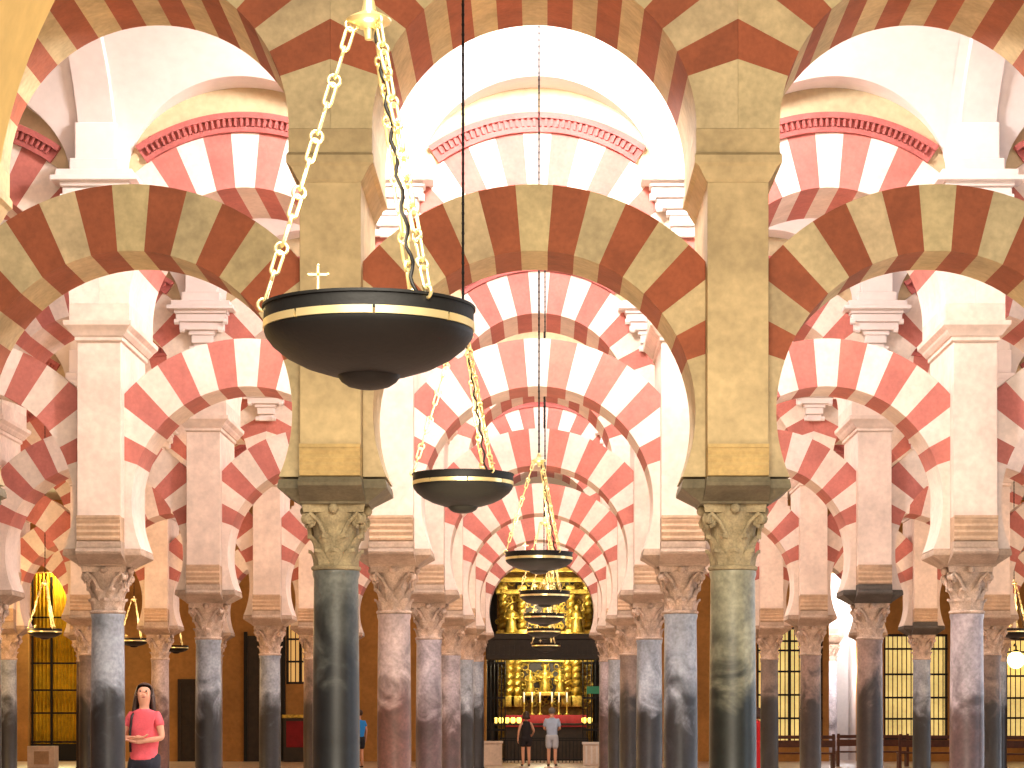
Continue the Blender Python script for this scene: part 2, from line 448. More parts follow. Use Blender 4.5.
# white stepped vault corbel with pilaster
def vault_corbel_meshes():
    o = {}
    H = lambda h: EYE + (h - .03) * P
    bm = BM()
    st = [(.04, 1.70, 1.735, .07), (.048, 1.735, 1.77, .11), (.06, 1.77, 1.79, .13), (.098, 1.79, 1.825, .17), (.112, 1.825, 1.86, .21), (.118, 1.86, 1.882, .25)]
    for w, z0, z1, d in st: box(bm, -w * P, w * P, -d, 0, H(z0), H(z1), .012)
    for s in (-1, 1):       # little hanging scrolls
        for w, z, d in ((.085, 1.78, .15), (.108, 1.815, .19), (.045, 1.70, .09)):
            tube(bm, [(s * w * P - .03, -d, H(z) + .03), (s * w * P + .03, -d, H(z) + .03)], .038, 10)
    o['bracket'] = mesh('bracket', bm, 'white')
    bm = BM(); box(bm, -.148 * P, .148 * P, -.32, 0, H(1.876), H(1.893), .01); box(bm, -.13 * P, .13 * P, -.29, 0, H(1.893), H(1.915), .01)
    o['slab'] = mesh('slab', bm, 'white')
    bm = BM(); box(bm, -.085 * P, .085 * P, -.24, 0, H(1.915), H(1.955), .01); box(bm, -.07 * P, .07 * P, -.2, 0, H(1.955), H(2.08), .01)
    o['pilaster'] = mesh('pilaster', bm, 'white')
    return o
VC = vault_corbel_meshes()

ORD = ['first', 'second', 'third', 'fourth', 'fifth', 'sixth']
ROW = ['front', 'second', 'third', 'fourth', 'fifth', 'rearmost']
def colpos(i, m):     # i = -m-1 .. m : column right of bay i ; x = (i+.5)*P
    return ('%s right' % ORD[i]) if i >= 0 else ('%s left' % ORD[-i - 1])
def baypos(i): return 'central bay' if i == 0 else '%s bay %s of centre' % (ORD[abs(i) - 1], 'right' if i > 0 else 'left')
SHKIND = {(0, -1): 'sh_slate', (0, 0): 'sh_green', (1, -1): 'sh_pink', (1, 0): 'sh_blue', (1, -2): 'sh_blue', (1, 1): 'sh_lilac',
          (2, -1): 'sh_lilac', (2, 0): 'sh_blue', (2, -2): 'sh_blue', (2, 1): 'sh_brown', (3, -1): 'sh_lilac', (3, 0): 'sh_dark', (3, -2): 'sh_blue', (3, 1): 'sh_brown',
          (3, 2): 'sh_dark', (3, -3): 'sh_dark', (4, -1): 'sh_blue', (4, 0): 'sh_blue', (5, -1): 'sh_blue', (5, 0): 'sh_lilac'}
SHNAME = {'sh_green': 'green-grey', 'sh_slate': 'slate-dark', 'sh_blue': 'blue-grey', 'sh_pink': 'rosy grey', 'sh_brown': 'brown', 'sh_dark': 'dark', 'sh_lilac': 'lilac-grey'}
SKIP = set()
rk = random.Random(5)
for r, Y in enumerate(YROW):
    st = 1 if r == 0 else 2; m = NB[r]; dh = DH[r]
    for i in range(-m - 1, m + 1):
        kind = SHKIND.get((r, i)) or rk.choice(['sh_blue', 'sh_brown', 'sh_dark', 'sh_pink', 'sh_lilac', 'sh_dark'])
        if ('column', r, i) in SKIP: continue
        x = X0 + (i + .5) * P
        t = thing('column', '%s marble column, %s of the centre line in the %s arcade row' % (SHNAME[kind], colpos(i, m), ROW[r]), 'column', (x, Y, 0), 0, 'marble columns of the arcades')
        link('base', BASE, t)
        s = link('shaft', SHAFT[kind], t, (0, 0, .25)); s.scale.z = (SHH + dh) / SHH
        link('capital', CAP[st], t, (0, 0, SH_TOP + dh))
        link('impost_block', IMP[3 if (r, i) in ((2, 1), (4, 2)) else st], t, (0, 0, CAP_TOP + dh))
        p = thing('pier', '%s stone pier on the column %s of centre in the %s arcade row' % ('ochre' if st == 1 else 'pale', colpos(i, m), ROW[r]), 'pier', (x, Y, dh), 0, 'square piers above the columns')
        for k, me in PIER[st].items(): link(k, me, p, (0, 0, LIFT[st] if k in ('moulding', 'upper_block') else 0))
        if r > 0:
            v = thing('vault_corbel', 'white stepped vault corbel above the column %s of centre, %s arcade row' % (colpos(i, m), ROW[r]), 'corbel', (x, Y - UF - .002, dh), 0, 'white vault corbels')
            for k, me in VC.items(): link(k, me, v)
    for i in range(-m, m + 1):
        x = X0 + i * P
        a = thing('horseshoe_arch', 'lower red and cream horseshoe arch, %s, in the %s arcade row' % (baypos(i), ROW[r]), 'arch', (x, Y, H(.772) + dh + LIFT[st] * .3), 0, 'lower striped horseshoe arches')
        for nme, me in zip(('voussoir_ring', 'springer', 'springer'), LOW[st]): link(nme, me, a)
        u = thing('round_arch', 'upper red and cream round arch, %s, in the %s arcade row' % (baypos(i), ROW[r]), 'arch', (x, Y, H(1.446) + dh + LIFT[st]), 0, 'upper striped round arches')
        for nme, me in zip(('voussoir_ring', 'springer', 'springer'), UPP[st]): link(nme, me, u)
        if r > 0: link('dentil_moulding', DENT, u)['label'] = 'dark red moulding with a row of dentils'
    # wall above the upper arches
    bm = BM(); ZT = H(2.62)
    for i in range(-m, m + 1):
        xs = [-.5 * P + P * k / 40 for k in range(41)]
        for xa, xb in zip(xs, xs[1:]):
            za, zb = [H(1.446) + dh + LIFT[st] + math.sqrt((URO[st] + .003) ** 2 - x * x) for x in (xa, xb)]
            xc = X0 + i * P
            prism_y(bm, [(xc + xa, za), (xc + xb, zb), (xc + xb, ZT), (xc + xa, ZT)], Y - UF + .002, Y + UB - .002)
    bmesh.ops.remove_doubles(bm, verts=bm.verts, dist=1e-4)
    w = part('wall_' + ROW[r], bm, 'lunette' if r else 'stone1'); w['kind'] = 'structure'

# ------------------------------------------------------------------ plaster vaults over the naves
SPR, LA, LB, BR = 1.885, .40, .30, .55
def vault(ya, yb, m, dh, name):
    V_ = (yb - ya) / 2; yc = (ya + yb) / 2
    bm = BM()
    us = sorted(set([-.5 + k / 48 for k in range(49)] + [LA, -LA, LA - .004, -LA + .004, LA - .015, -LA + .015]))
    nb = 20
    for i in range(-m, m + 1):
        prev = None
        for u in us:
            L = LB * math.sqrt(max(0, 1 - (u / LA) ** 2)) if abs(u) < LA else 0
            vc = V_ * math.sqrt(max(0, 1 - (L / BR) ** 2))
            th = math.acos(vc / V_)
            rows = [(-V_, L), ]
            for k in range(nb + 1):
                a = PI - th - (PI - 2 * th) * k / nb
                rows.append((V_ * math.cos(a), BR * math.sin(a)))
            rows.append((V_, L))
            col = [bm.verts.new((X0 + (i + u) * P, yc + v, H(SPR + h) + dh)) for v, h in rows]
            if prev:
                for A, B, Cc, D in zip(prev, prev[1:], col[1:], col): bm.faces.new((A, B, Cc, D))
            prev = col
        # flat rib over the piers
    for i in range(-m, m + 2):
        x = X0 + (i - .5) * P; prev = None
        for k in range(25):
            a = PI * k / 24
            c, s = math.cos(a), math.sin(a)
            ring = [bm.verts.new((x + dx * P, yc + (V_ - e) * c, H(SPR) + dh + (BR * P - e) * s)) for dx, e in ((-.065, 0), (-.06, .05), (.06, .05), (.065, 0))]
            if prev:
                for j in range(3): bm.faces.new((prev[j], prev[j + 1], ring[j + 1], ring[j]))
            prev = ring
    bmesh.ops.remove_doubles(bm, verts=bm.verts, dist=1e-4)
    o = part(name, bm, 'white', smooth=True, angle=25); o['kind'] = 'structure'
    return o
for r in range(5):
    vault(YROW[r] + UB, YROW[r + 1] - UF, NB[r + 1], max(0, DH[r + 1]), 'ceiling' if r == 0 else 'ceiling.%03d' % r)
# flat ceilings, floor, end walls
def slab(name, x0, x1, y0, y1, z0, z1, mat):
    bm = BM(); box(bm, x0, x1, y0, y1, z0, z1); o = part(name, bm, mat); o['kind'] = 'structure'; return o
m_, t_, b_ = nt('marble_floor')
br = N(t_, 'ShaderNodeTexBrick'); br.inputs['Scale'].default_value = 1.0; br.inputs['Color1'].default_value = (*s2l((186, 160, 146)), 1); br.inputs['Color2'].default_value = (*s2l((170, 144, 130)), 1)
br.inputs['Mortar'].default_value = (*s2l((120, 100, 90)), 1); br.inputs['Mortar Size'].default_value = .008; br.inputs['Brick Width'].default_value = .9; br.inputs['Row Height'].default_value = .9
tc_ = N(t_, 'ShaderNodeTexCoord'); t_.links.new(tc_.outputs['Object'], br.inputs['Vector']); t_.links.new(br.outputs['Color'], b_.inputs['Base Color']); b_.inputs['Roughness'].default_value = .35
M['floor'] = m_
slab('floor', -26, 26, -6, 86, -.1, 0, 'floor')
slab('ceiling_near', -14, 14, 0, YROW[0] - UF, 9.3, 9.5, 'darkwood')
slab('ceiling_far', -26, 26, YROW[5] + UB, 80, 9.1, 9.3, 'white')

# big plain arch close to the camera (only its left haunch is in view)
bm = BM()
R_, ZC = 2.57, 3.42
ya, yb = 9.9, 10.7
outl = []
for k in range(61):
    a = PI * k / 60
    outl.append(((R_ * math.cos(a), ZC + R_ * math.sin(a)), ((R_ + .75) * math.cos(a), ZC + (R_ + .75) * math.sin(a))))
outl = [((xi + (5.0 if k < 30 else 2.5 if k == 30 else 0), zi), (xo + (5.0 if k < 30 else 2.5 if k == 30 else 0), zo)) for k, ((xi, zi), (xo, zo)) in enumerate(outl)]
outl = [((R_ + 5.0, 0), (R_ + 5.75, 0))] + outl + [((-R_, 0), (-R_ - .75, 0))]
pr = None
for (xi, zi), (xo, zo) in outl:
    ring = [bm.verts.new(p) for p in ((xi, ya, zi), (xi, yb, zi), (xo, yb, zo), (xo, ya, zo))]
    if pr:
        for j in range(4): bm.faces.new((pr[j], pr[(j + 1) % 4], ring[(j + 1) % 4], ring[j]))
    else: bm.faces.new(ring)
    pr = ring
bm.faces.new(pr)
M['creamwash'] = stone('cream_limewash', (216, 184, 116), var=.08, scale=1.2)
o = part('trim_1', bm, 'creamwash', smooth=True, angle=30); o['kind'] = 'structure'

# ------------------------------------------------------------------ hanging bowl lamps
LAMP_R = .3025
def make_lamp():
    t = thing('hanging_lamp', '', 'lamp')
    R = LAMP_R
    bm = BM(); lathe(bm, [(0, -.16), (.06, -.157), (.12, -.145), (.185, -.12), (.24, -.086), (.28, -.047), (.298, -.017), (R, 0), (R, .006), (R - .012, .006), (.285, -.03), (.2, -.095), (.09, -.135), (0, -.145)], 64)
    b = part('bowl', bm, 'bronze', t, smooth=True, angle=50)
    bm = BM(); lathe(bm, [(0, -.2), (.03, -.197), (.06, -.188), (.08, -.172), (.09, -.155), (.092, -.148), (0, -.14)], 40); part('boss', bm, 'bronze', b, smooth=True, angle=50)
    bm = BM()
    n = 96
    def annulus(ri, ro, z0, z1, a0, a1, k):
        pv = None
        for i in range(k + 1):
            a = a0 + (a1 - a0) * i / k; c, s = math.cos(a), math.sin(a)
            ring = [bm.verts.new(p) for p in ((ro * c, ro * s, z0), (ro * c, ro * s, z1), (ri * c, ri * s, z1), (ri * c, ri * s, z0))]
            if pv:
                for j in range(4): bm.faces.new((pv[j], pv[(j + 1) % 4], ring[(j + 1) % 4], ring[j]))
            elif abs(a1 - a0) < 6.28: bm.faces.new(ring)
            pv = ring
        if abs(a1 - a0) < 6.28: bm.faces.new(list(reversed(pv)))
    for k in range(8):
        a = k * PI / 4 + .12
        annulus(R - .012, R + .003, .006, .028, a + .012, a + PI / 4 - .012, 12)
    part('brass_band', bm, 'brass', t, label='bright brass band in eight lengths', smooth=True, angle=40)
    bm = BM(); annulus(R - .014, R + .001, .024, .072, 0, 2 * PI, 72); annulus(R - .016, R + .006, .066, .074, 0, 2 * PI, 72)
    bmesh.ops.remove_doubles(bm, verts=bm.verts, dist=1e-5)
    part('rim', bm, 'bronze', t, smooth=True, angle=40)
    top = .90
    for ang in (187, 67, 307):
        a = math.radians(ang)
        p0 = Vector((R * math.cos(a), R * math.sin(a), .075)); p1 = Vector((.05 * math.cos(a), .05 * math.sin(a), top - .01))
        bm = BM(); n = 10
        d = (p1 - p0) / n; dn = d.normalized(); sd = dn.cross(Vector((-math.sin(a), math.cos(a), 0))).normalized(); tn = Vector((-math.sin(a), math.cos(a), 0))
        for k in range(n + 1):
            c = p0 + d * k
            pts = [c + (dn * math.cos(q) + (tn if k % 2 else sd) * math.sin(q)) * .0175 for q in [2 * PI * j / 12 for j in range(12)]]
            tube(bm, pts, .0052, 6, True)
            if k < n:
                q0, q1 = c + dn * .013, c + d - dn * .013; w = sd if k % 2 else tn
                hp = []
                for j in range(7): hp.append(q0 + dn * .006 + (w * math.cos(PI + PI * j / 6) + dn * -math.sin(PI * j / 6)) * .011)
                for j in range(7): hp.append(q1 - dn * .006 + (w * math.cos(PI * j / 6) + dn * math.sin(PI * j / 6)) * .011)
                tube(bm, hp, .0054, 6, True)
        part('chain', bm, 'brass', t, smooth=True)
    bm = BM(); lathe(bm, [(.012, top - .05), (.016, top - .02), (.04, top - .012), (.064, top), (.066, top + .006), (.05, top + .016), (.022, top + .03), (.014, top + .07), (0, top + .075)], 32)
    part('ceiling_cup', bm, 'brass', t, smooth=True, angle=50)
    bm = BM()
    a0 = math.radians(52)
    pts = []
    for k in range(41):
        f = k / 40; q = Vector((.02, -.01, top)).lerp(Vector((.24 * math.cos(a0), -.16, .05)), f)
        pts.append(q + Vector((math.cos(k * 1.3), math.sin(k * 1.3), 0)) * .007)
    tube(bm, pts, .006, 6); part('cable', bm, 'iron', t, smooth=True)
    for ang in (246,):
        a = math.radians(ang); x, y = (R - .006) * math.cos(a), (R - .006) * math.sin(a)
        bm = BM(); box(bm, x - .003, x + .003, y - .003, y + .003, .07, .14); box(bm, x - .026, x + .026, y - .003, y + .003, .113, .12)
        for cx, cz in ((-.027, .1165), (.027, .1165), (0, .142)): ball(bm, (x + cx, y, cz), .0045, 8)
        part('cross_finial', bm, 'brass', t)
    return t
lamp0 = make_lamp()
lamps = [  # x px, band y px, Y, top z, label
    (369, 328, 6.66, 9.3, 'large dark bowl lamp hanging nearest, upper left, with bright brass chains'),
    (463, 484, 13.9, 9.3, 'dark bowl lamp hanging second in line, just below the nearest lamp'),
    (539, 559, 20.8, 0, 'bowl lamp hanging topmost in front of the gilded altar'),
    (545, 596, 27.8, 0, 'bowl lamp hanging second from top in front of the gilded altar'),
    (544, 617.5, 34.8, 0, 'bowl lamp hanging third from top in front of the gilded altar'),
    (544, 632, 41.8, 0, 'bowl lamp hanging fourth from top in front of the gilded altar'),
    (546, 646, 49, 0, 'small bowl lamp hanging lowest in front of the gilded altar'),
    (45, 632, 41.8, 0, 'bowl lamp hanging before the yellow lit panel at far left'),
    (134, 641, 49, 0, 'bowl lamp hanging beside the blue-grey column above the pink-shirted woman'),
    (176, 648, 56, 9.1, 'bowl lamp hanging in front of the ochre wall, left side'),
    (1014, 632, 41.8, 0, 'bowl lamp hanging above the glowing lantern at far right'),
]
cordmat = M['iron']
for k, (px, py, Y, zt, lab) in enumerate(lamps):
    p = at(px, py, Y); p.z -= .015
    o = lamp0 if k == 0 else dup(lamp0, p)
    o.location = p; o['label'] = lab; o['group'] = 'hanging bowl lamps'
    if not zt:
        zt = H(SPR + BR) - .01
    for ch in o.children:
        if ch.name.startswith('bowl'): ch.scale.z = .82 if k < 2 else .62
        if k == 1 and ch.name.startswith('cross'): ch.rotation_euler.z = math.radians(62)
    bm = BM(); L = zt - p.z; tube(bm, [(0, 0, .97), (0, 0, L)], .0075, 8)
    for q in range(int((L - .97) / .06)): ball(bm, (0, 0, .99 + q * .06), .011, 6, 1, 1, 1.6)
    part('suspension_cord', bm, 'iron', o)

# ------------------------------------------------------------------ back wall with its openings
YB = 80.0
def bx(px): return (px - VX) * YB / F
def bz(py): return max(0, EYE + (VY - py) * YB / F)
opens = [(28, 86, 572, 762), (286, 314, 616, 684), (486, 606, 556, 762), (757, 823, 627, 744), (829, 858, 572, 762), (884, 948, 634, 740), (1006, 1056, 638, 738)]
bm = BM(); xl = -25.9
WT = 9.1
for a, b, y0, y1 in opens:
    box(bm, xl, bx(a), YB, YB + .6, 0, WT)
    if bz(y1) > .02: box(bm, bx(a), bx(b), YB, YB + .6, 0, bz(y1))
    box(bm, bx(a), bx(b), YB, YB + .6, bz(y0), WT); xl = bx(b)
box(bm, xl, 25.9, YB, YB + .6, 0, WT)
o = part('wall_back', bm, 'ochrewall'); o['kind'] = 'structure'
slab('wall_left', -26, -25.9, -6, 86, 0, 9.1, 'ochrewall'); slab('wall_right', 25.9, 26, -6, 86, 0, 9.1, 'ochrewall')
# lit glass windows with iron grilles
M['glow_amber'] = plain('amber_glass', (240, 190, 110), .4, 0, .7, (238, 180, 104))
M['glow_cream'] = stone('cream_lit_glass', (250, 214, 130), var=.15, scale=1.2)
for _n in [q for q in M['glow_cream'].node_tree.nodes if q.type == 'BSDF_PRINCIPLED']:
    M['glow_cream'].node_tree.links.new(_n.inputs['Base Color'].links[0].from_socket, _n.inputs['Emission Color']); _n.inputs['Emission Strength'].default_value = .95
M['glow_yellow'] = stone('yellow_hanging', (232, 186, 30), var=.2, scale=3)
def window(idx, a, b, y0, y1, mat, nx, hs, arch=False):
    t = link('window_%d' % idx, None, None, ((bx(a) + bx(b)) / 2, YB, bz(y1))); t['kind'] = 'structure'
    w = bx(b) - bx(a); h = bz(y0) - bz(y1)
    bm = BM(); box(bm, -w / 2, w / 2, .42, .46, 0, h); part('pane', bm, mat, t)
    bm = BM()
    for s in (-1, 1): box(bm, s * (w / 2 - .035) - .035, s * (w / 2 - .035) + .035, .1, .3, 0, h)
    box(bm, -w / 2, w / 2, .1, .3, 0, .08); box(bm, -w / 2, w / 2, .1, .3, h - .08, h); box(bm, -.05, .05, .12, .28, 0, h)
    part('window_frame', bm, 'darkwood', t)
    bm = BM()
    for k in range(1, nx): x = -w / 2 + w * k / nx; tube(bm, [(x, .08, 0), (x, .08, h)], .018, 6)
    for f in hs: box(bm, -w / 2, w / 2, .05, .1, h * f - .035, h * f + .035)
    part('iron_grille', bm, 'iron', t)
    return t
window(1, 286, 314, 616, 684, 'glow_amber', 6, (.33, .66))
window(2, 757, 823, 627, 744, 'glow_cream', 14, (.22, .42, .62, .8, .88))
window(3, 884, 948, 634, 740, 'glow_cream', 14, (.2, .4, .62, .86))
window(4, 1006, 1056, 638, 738, 'glow_cream', 10, (.2, .4, .62, .86))
# yellow hanging in the left recess behind an iron gate
bm = BM(); xa, xb = bx(29), bx(85); n = 120; pv = None
for k in range(n + 1):
    x = xa + (xb - xa) * k / n; y = YB + .75 + .07 * math.sin(k * 2 * PI / 8) + .02 * math.sin(k * 2.3)
    rr = [bm.verts.new((x, y, bz(744))), bm.verts.new((x, y, bz(572)))]
    if pv: bm.faces.new((pv[0], rr[0], rr[1], pv[1]))
    pv = rr
o = part('curtain', bm, 'glow_yellow', smooth=True); tag(o, 'tall yellow pleated hanging lit up in the recess at far left', 'curtain')
g = thing('iron_gate', 'tall black iron gate in front of the yellow hanging at far left', 'gate', ((xa + xb) / 2, YB + .3, 0))
W = xb - xa
for nm, xs in (('post', (-W / 2 + .05, W / 2 - .05, -.25)),):
    for q in xs:
        bm = BM(); wd = .03 if q != -.25 else .04
        box(bm, q - wd, q + wd, -.04, .04, 0, bz(576)); part('post', bm, 'iron', g)
for py in (617, 663, 690, 713, 742):
    bm = BM(); z = bz(py); box(bm, -W / 2, W / 2, -.025, .025, z - .03, z + .03); part('crossbar', bm, 'iron', g)
bm = BM(); box(bm, -W / 2, W / 2, -.02, .02, .03, bz(744)); part('kick_panel', bm, 'iron', g)
slab('wall_recess', xa - .3, xb + .3, YB + 1.2, YB + 1.3, 0, 8, 'ochrewall')
# dark door
d = link('door_1', None, None, (bx(193), YB, 0)); d['kind'] = 'structure'
bm = BM(); w = .42; h = bz(682); box(bm, -w, w, -.06, -.001, 0, h)
for z0, z1 in ((.15, h * .45), (h * .52, h - .15)):
    for s in (-1, 1): box(bm, s * .2 - .14, s * .2 + .14, -.075, -.055, z0, z1, .01)
part('door_leaf', bm, 'darkwood', d)
bm = BM(); ball(bm, (.3, -.1, 1.0), .04, 10); part('door_handle', bm, 'brass', d)
bm = BM(); box(bm, -w - .1, -w, -.1, 0, 0, h + .1); box(bm, w, w + .1, -.1, 0, 0, h + .1); box(bm, -w, w, -.1, 0, h, h + .1); part('door_frame', bm, 'darkwood', d)
# dark gate by the fourth left column
gx0, gx1 = bx(246), bx(284)
g2 = thing('wooden_gate', 'tall dark panelled gate beside the amber window on the left', 'gate', ((gx0 + gx1) / 2, YB - .12, 0))
w = (gx1 - gx0) / 2
bm = BM(); box(bm, -w, w, 0, .1, 0, bz(636)); part('gate_leaf', bm, 'darkwood', g2)
for s in (-1, 1):
    bm = BM(); box(bm, s * w - .06, s * w + .06, -.05, .1, 0, bz(632)); part('post', bm, 'iron', g2)
# small shrine below the amber window
sx0, sx1 = bx(287), bx(313)
s_ = thing('altar_table', 'low dark side altar with red front below the amber window', 'altar', ((sx0 + sx1) / 2, YB - .8, 0))
w = (sx1 - sx0) / 2
bm = BM(); box(bm, -w, w, -.3, .3, 0, 1.5, .02); part('table_body', bm, 'darkwood', s_)
bm = BM(); box(bm, -w + .1, w - .1, -.33, -.3, .5, 1.4, .01); part('altar_front', bm, 'redcloth', s_)
bm = BM(); box(bm, -w - .05, w + .05, -.35, .32, 1.5, 1.62, .02); part('table_top', bm, 'gold', s_)
# white daylit doorway with a pale column
slab('wall_niche', bx(829) - .2, bx(858) + .2, YB + 2.6, YB + 2.7, 0, 7.5, 'white')
slab('wall_niche_side', bx(858), bx(858) + .1, YB + .6, YB + 2.6, 0, 7.5, 'white')
slab('wall_niche_jamb', bx(826) - .1, bx(829), YB + .6, YB + 2.6, 0, 7.5, 'white')
t = thing('column', 'pale slim column standing in the bright white doorway on the right', 'column', (bx(836), YB + 1.7, 0), 0, 'marble columns of the arcades')
link('base', BASE, t); M['sh_pale'] = shaft_mat('pale_marble', (206, 204, 214), (170, 160, 166), .5)
me = tmp.copy(); me.materials.append(M['sh_pale']); s = link('shaft', me, t, (0, 0, .25)); s.scale = (1.45, 1.45, (bz(660) - .25) / SHH)
c = link('capital', CAP[2], t, (0, 0, bz(660))); c.scale = (1.35, 1.35, 1.2)
c = link('impost_block', IMP[2], t, (0, 0, bz(660) + (CAP_TOP - SH_TOP) * 1.2)); c.scale = (1.2, .6, 2.5)

# ------------------------------------------------------------------ gilded altar chapel in the centre
ca, cb = bx(486), bx(606); cm = (ca + cb) / 2
slab('wall_chapel', ca - .5, cb + .5, YB + 5, YB + 5.2, 0, 9, 'darkwood')
slab('wall_chapel_left', ca - .5, ca - .3, YB + .6, YB + 5, 0, 9, 'darkwood'); slab('wall_chapel_right', cb + .3, cb + .5, YB + .6, YB + 5, 0, 9, 'darkwood')
slab('ceiling_chapel', ca - .5, cb + .5, YB + .6, YB + 5.2, 8.0, 8.2, 'darkwood')
def cz(py, Y): return EYE + (VY - py) * Y / F
def cx(px, Y): return (px - VX) * Y / F
YR = YB + 3.2
bm = BM(); box(bm, ca, cb, YB - .35, YB + .35, bz(660), bz(638), .03); box(bm, ca - .1, cb + .1, YB - .45, YB + .4, bz(640), bz(634), .02)
for k in range(24): x = ca + (cb - ca) * (k + .5) / 24; box(bm, x - .04, x + .04, YB - .4, YB - .34, bz(655), bz(645))
o = part('beam', bm, 'darkwood'); tag(o, 'dark carved beam crossing in front of the gilded altar', 'beam')
rt = thing('retable', 'tall gilded altarpiece behind the dark beam at the end of the central aisle', 'altarpiece', (0, YR, 0))
bm = BM(); box(bm, cx(497, YR), cx(593, YR), .25, .4, 0, cz(566, YR)); part('back_panel', bm, 'oldgold', rt)
def twisted(px, z0, z1, r):
    bm = BM(); x = cx(px, YR); n = 40
    box(bm, x - r * 1.5, x + r * 1.5, -.3 - r, -.3 + r * 1.5, 0 if z0 < 2.2 else z0 - .4, z0, .02)
    tube(bm, [(x + .05 * math.cos(k * .9), -.2 + .05 * math.sin(k * .9), z0 + (z1 - z0) * k / n) for k in range(n + 1)], [r * (1 + .08 * math.sin(k * 1.7)) for k in range(n + 1)], 12)
    box(bm, x - r * 1.4, x + r * 1.4, -.2 - r * 1.3, -.2 + r * 1.3, z1, z1 + .16, .03)
    part('column', bm, 'gold', rt, smooth=True, angle=40)
zl0, zl1 = cz(696, YR), cz(656, YR)
for px in (509, 517, 567, 576): twisted(px, zl0, zl1, .14)
for px in (503, 522, 571, 588): twisted(px, cz(630, YR), cz(590, YR), .12)
bm = BM()
for py in (660, 634, 592, 580, 570):
    z = cz(py, YR); w = cx(594, YR); box(bm, cx(496, YR), w, -.32, .3, z - .09, z + .09, .03)
part('cornice', bm, 'gold', rt)
bm = BM()
for k in range(3):
    x0, x1 = (cx(524, YR), cx(563, YR)) if k == 0 else ((cx(526, YR), cx(566, YR)) if k == 1 else (cx(515, YR), cx(575, YR)))
    z0, z1 = [(cz(700, YR), cz(662, YR)), (cz(628, YR), cz(596, YR)), (cz(590, YR), cz(582, YR))][k]
    bm = BM(); box(bm, x0, x1, .2, .24, z0, z1); part('niche_panel', bm, 'darkwood', rt, label='dark recessed niche panel')
bm = BM(); rr = random.Random(3)      # carved foliage
for k in range(260):
    x = rr.uniform(cx(498, YR), cx(592, YR)); z = rr.choice([rr.uniform(cz(632, YR), cz(582, YR)), rr.uniform(cz(705, YR), cz(662, YR))])
    torus(bm, (x, .2 - rr.random() * .12, z), rr.uniform(.05, .13), .03, 'Y', 10, 5)
part('carved_foliage', bm, 'gold', rt, smooth=True)['kind'] = 'stuff'
def statue(px, py0, py1, lab, y=-.72):
    z0, z1 = cz(py0, YR + y), cz(py1, YR + y); h = z1 - z0
    bm = BM()
    lathe(bm, [(.2 * h, 0), (.22 * h, .05 * h), (.17 * h, .3 * h), (.15 * h, .5 * h), (.19 * h, .66 * h), (.15 * h, .74 * h), (.06 * h, .8 * h), (.085 * h, .85 * h), (.095 * h, .92 * h), (.07 * h, .98 * h), (0, h)], 16)
    for s in (-1, 1): tube(bm, [(s * .17 * h, 0, .7 * h), (s * .25 * h, -.05 * h, .52 * h), (s * .1 * h, -.2 * h, .5 * h)], [.05 * h, .045 * h, .035 * h], 8)
    cb_ = BM(); sx = cx(px, YR + y); box(cb_, sx - .26 * h, sx + .26 * h, y - .26 * h, .22, z0 - .14, z0 - .002, .02); part('console', cb_, 'gold', rt)
    o = part('statue', bm, 'gold', None, (cx(px, YR + y), YR + y, z0), smooth=True); tag(o, lab, 'statue', 'gilded statues on the altarpiece')
statue(511, 633, 604, 'gilded robed statue on the upper left of the altarpiece')
statue(577, 633, 604, 'gilded robed statue on the upper right of the altarpiece')
statue(545, 692, 664, 'gilded robed statue in the middle niche of the altarpiece')
statue(530, 692, 670, 'smaller gilded statue left of the middle niche of the altarpiece')
statue(560, 692, 670, 'smaller gilded statue right of the middle niche of the altarpiece')
YA = YB + 2.0
al = thing('altar', 'long altar under a crimson cloth in front of the gilded altarpiece', 'altar', (cm, YA, 0))
w = (cx(583, YA) - cx(503, YA)) / 2
bm = BM(); box(bm, -w, w, -.45, .45, 0, cz(716, YA) - .06); part('altar_body', bm, 'darkwood', al)
bm = BM(); n = 60; pv = None
for k in range(n + 1):
    x = -w - .04 + 2 * (w + .04) * k / n; y = -.5 + .02 * math.sin(k * 1.1)
    rr_ = [bm.verts.new((x, .46, cz(715, YA))), bm.verts.new((x, -.48, cz(715, YA))), bm.verts.new((x, y, cz(727, YA)))]
    if pv:
        for j in range(2): bm.faces.new((pv[j], rr_[j], rr_[j + 1], pv[j + 1]))
    pv = rr_
part('altar_cloth', bm, 'redcloth', al, smooth=True)
for k, px in enumerate((524, 532, 540, 552, 559, 567)):
    t = thing('candlestick', '%s candlestick from the left on the altar with the crimson cloth' % ORD[k], 'candlestick', (cx(px, YA), YA + .15, cz(715, YA)), 0, 'candlesticks on the main altar')
    bm = BM(); lathe(bm, [(.1, 0), (.1, .03), (.03, .07), (.045, .16), (.025, .25), (.05, .4), (.06, .44), (.02, .46)], 14); part('stand', bm, 'gold', t, smooth=True)
    bm = BM(); lathe(bm, [(.025, .46), (.025, .8), (0, .83)], 10); part('candle', bm, 'candle', t, smooth=True)
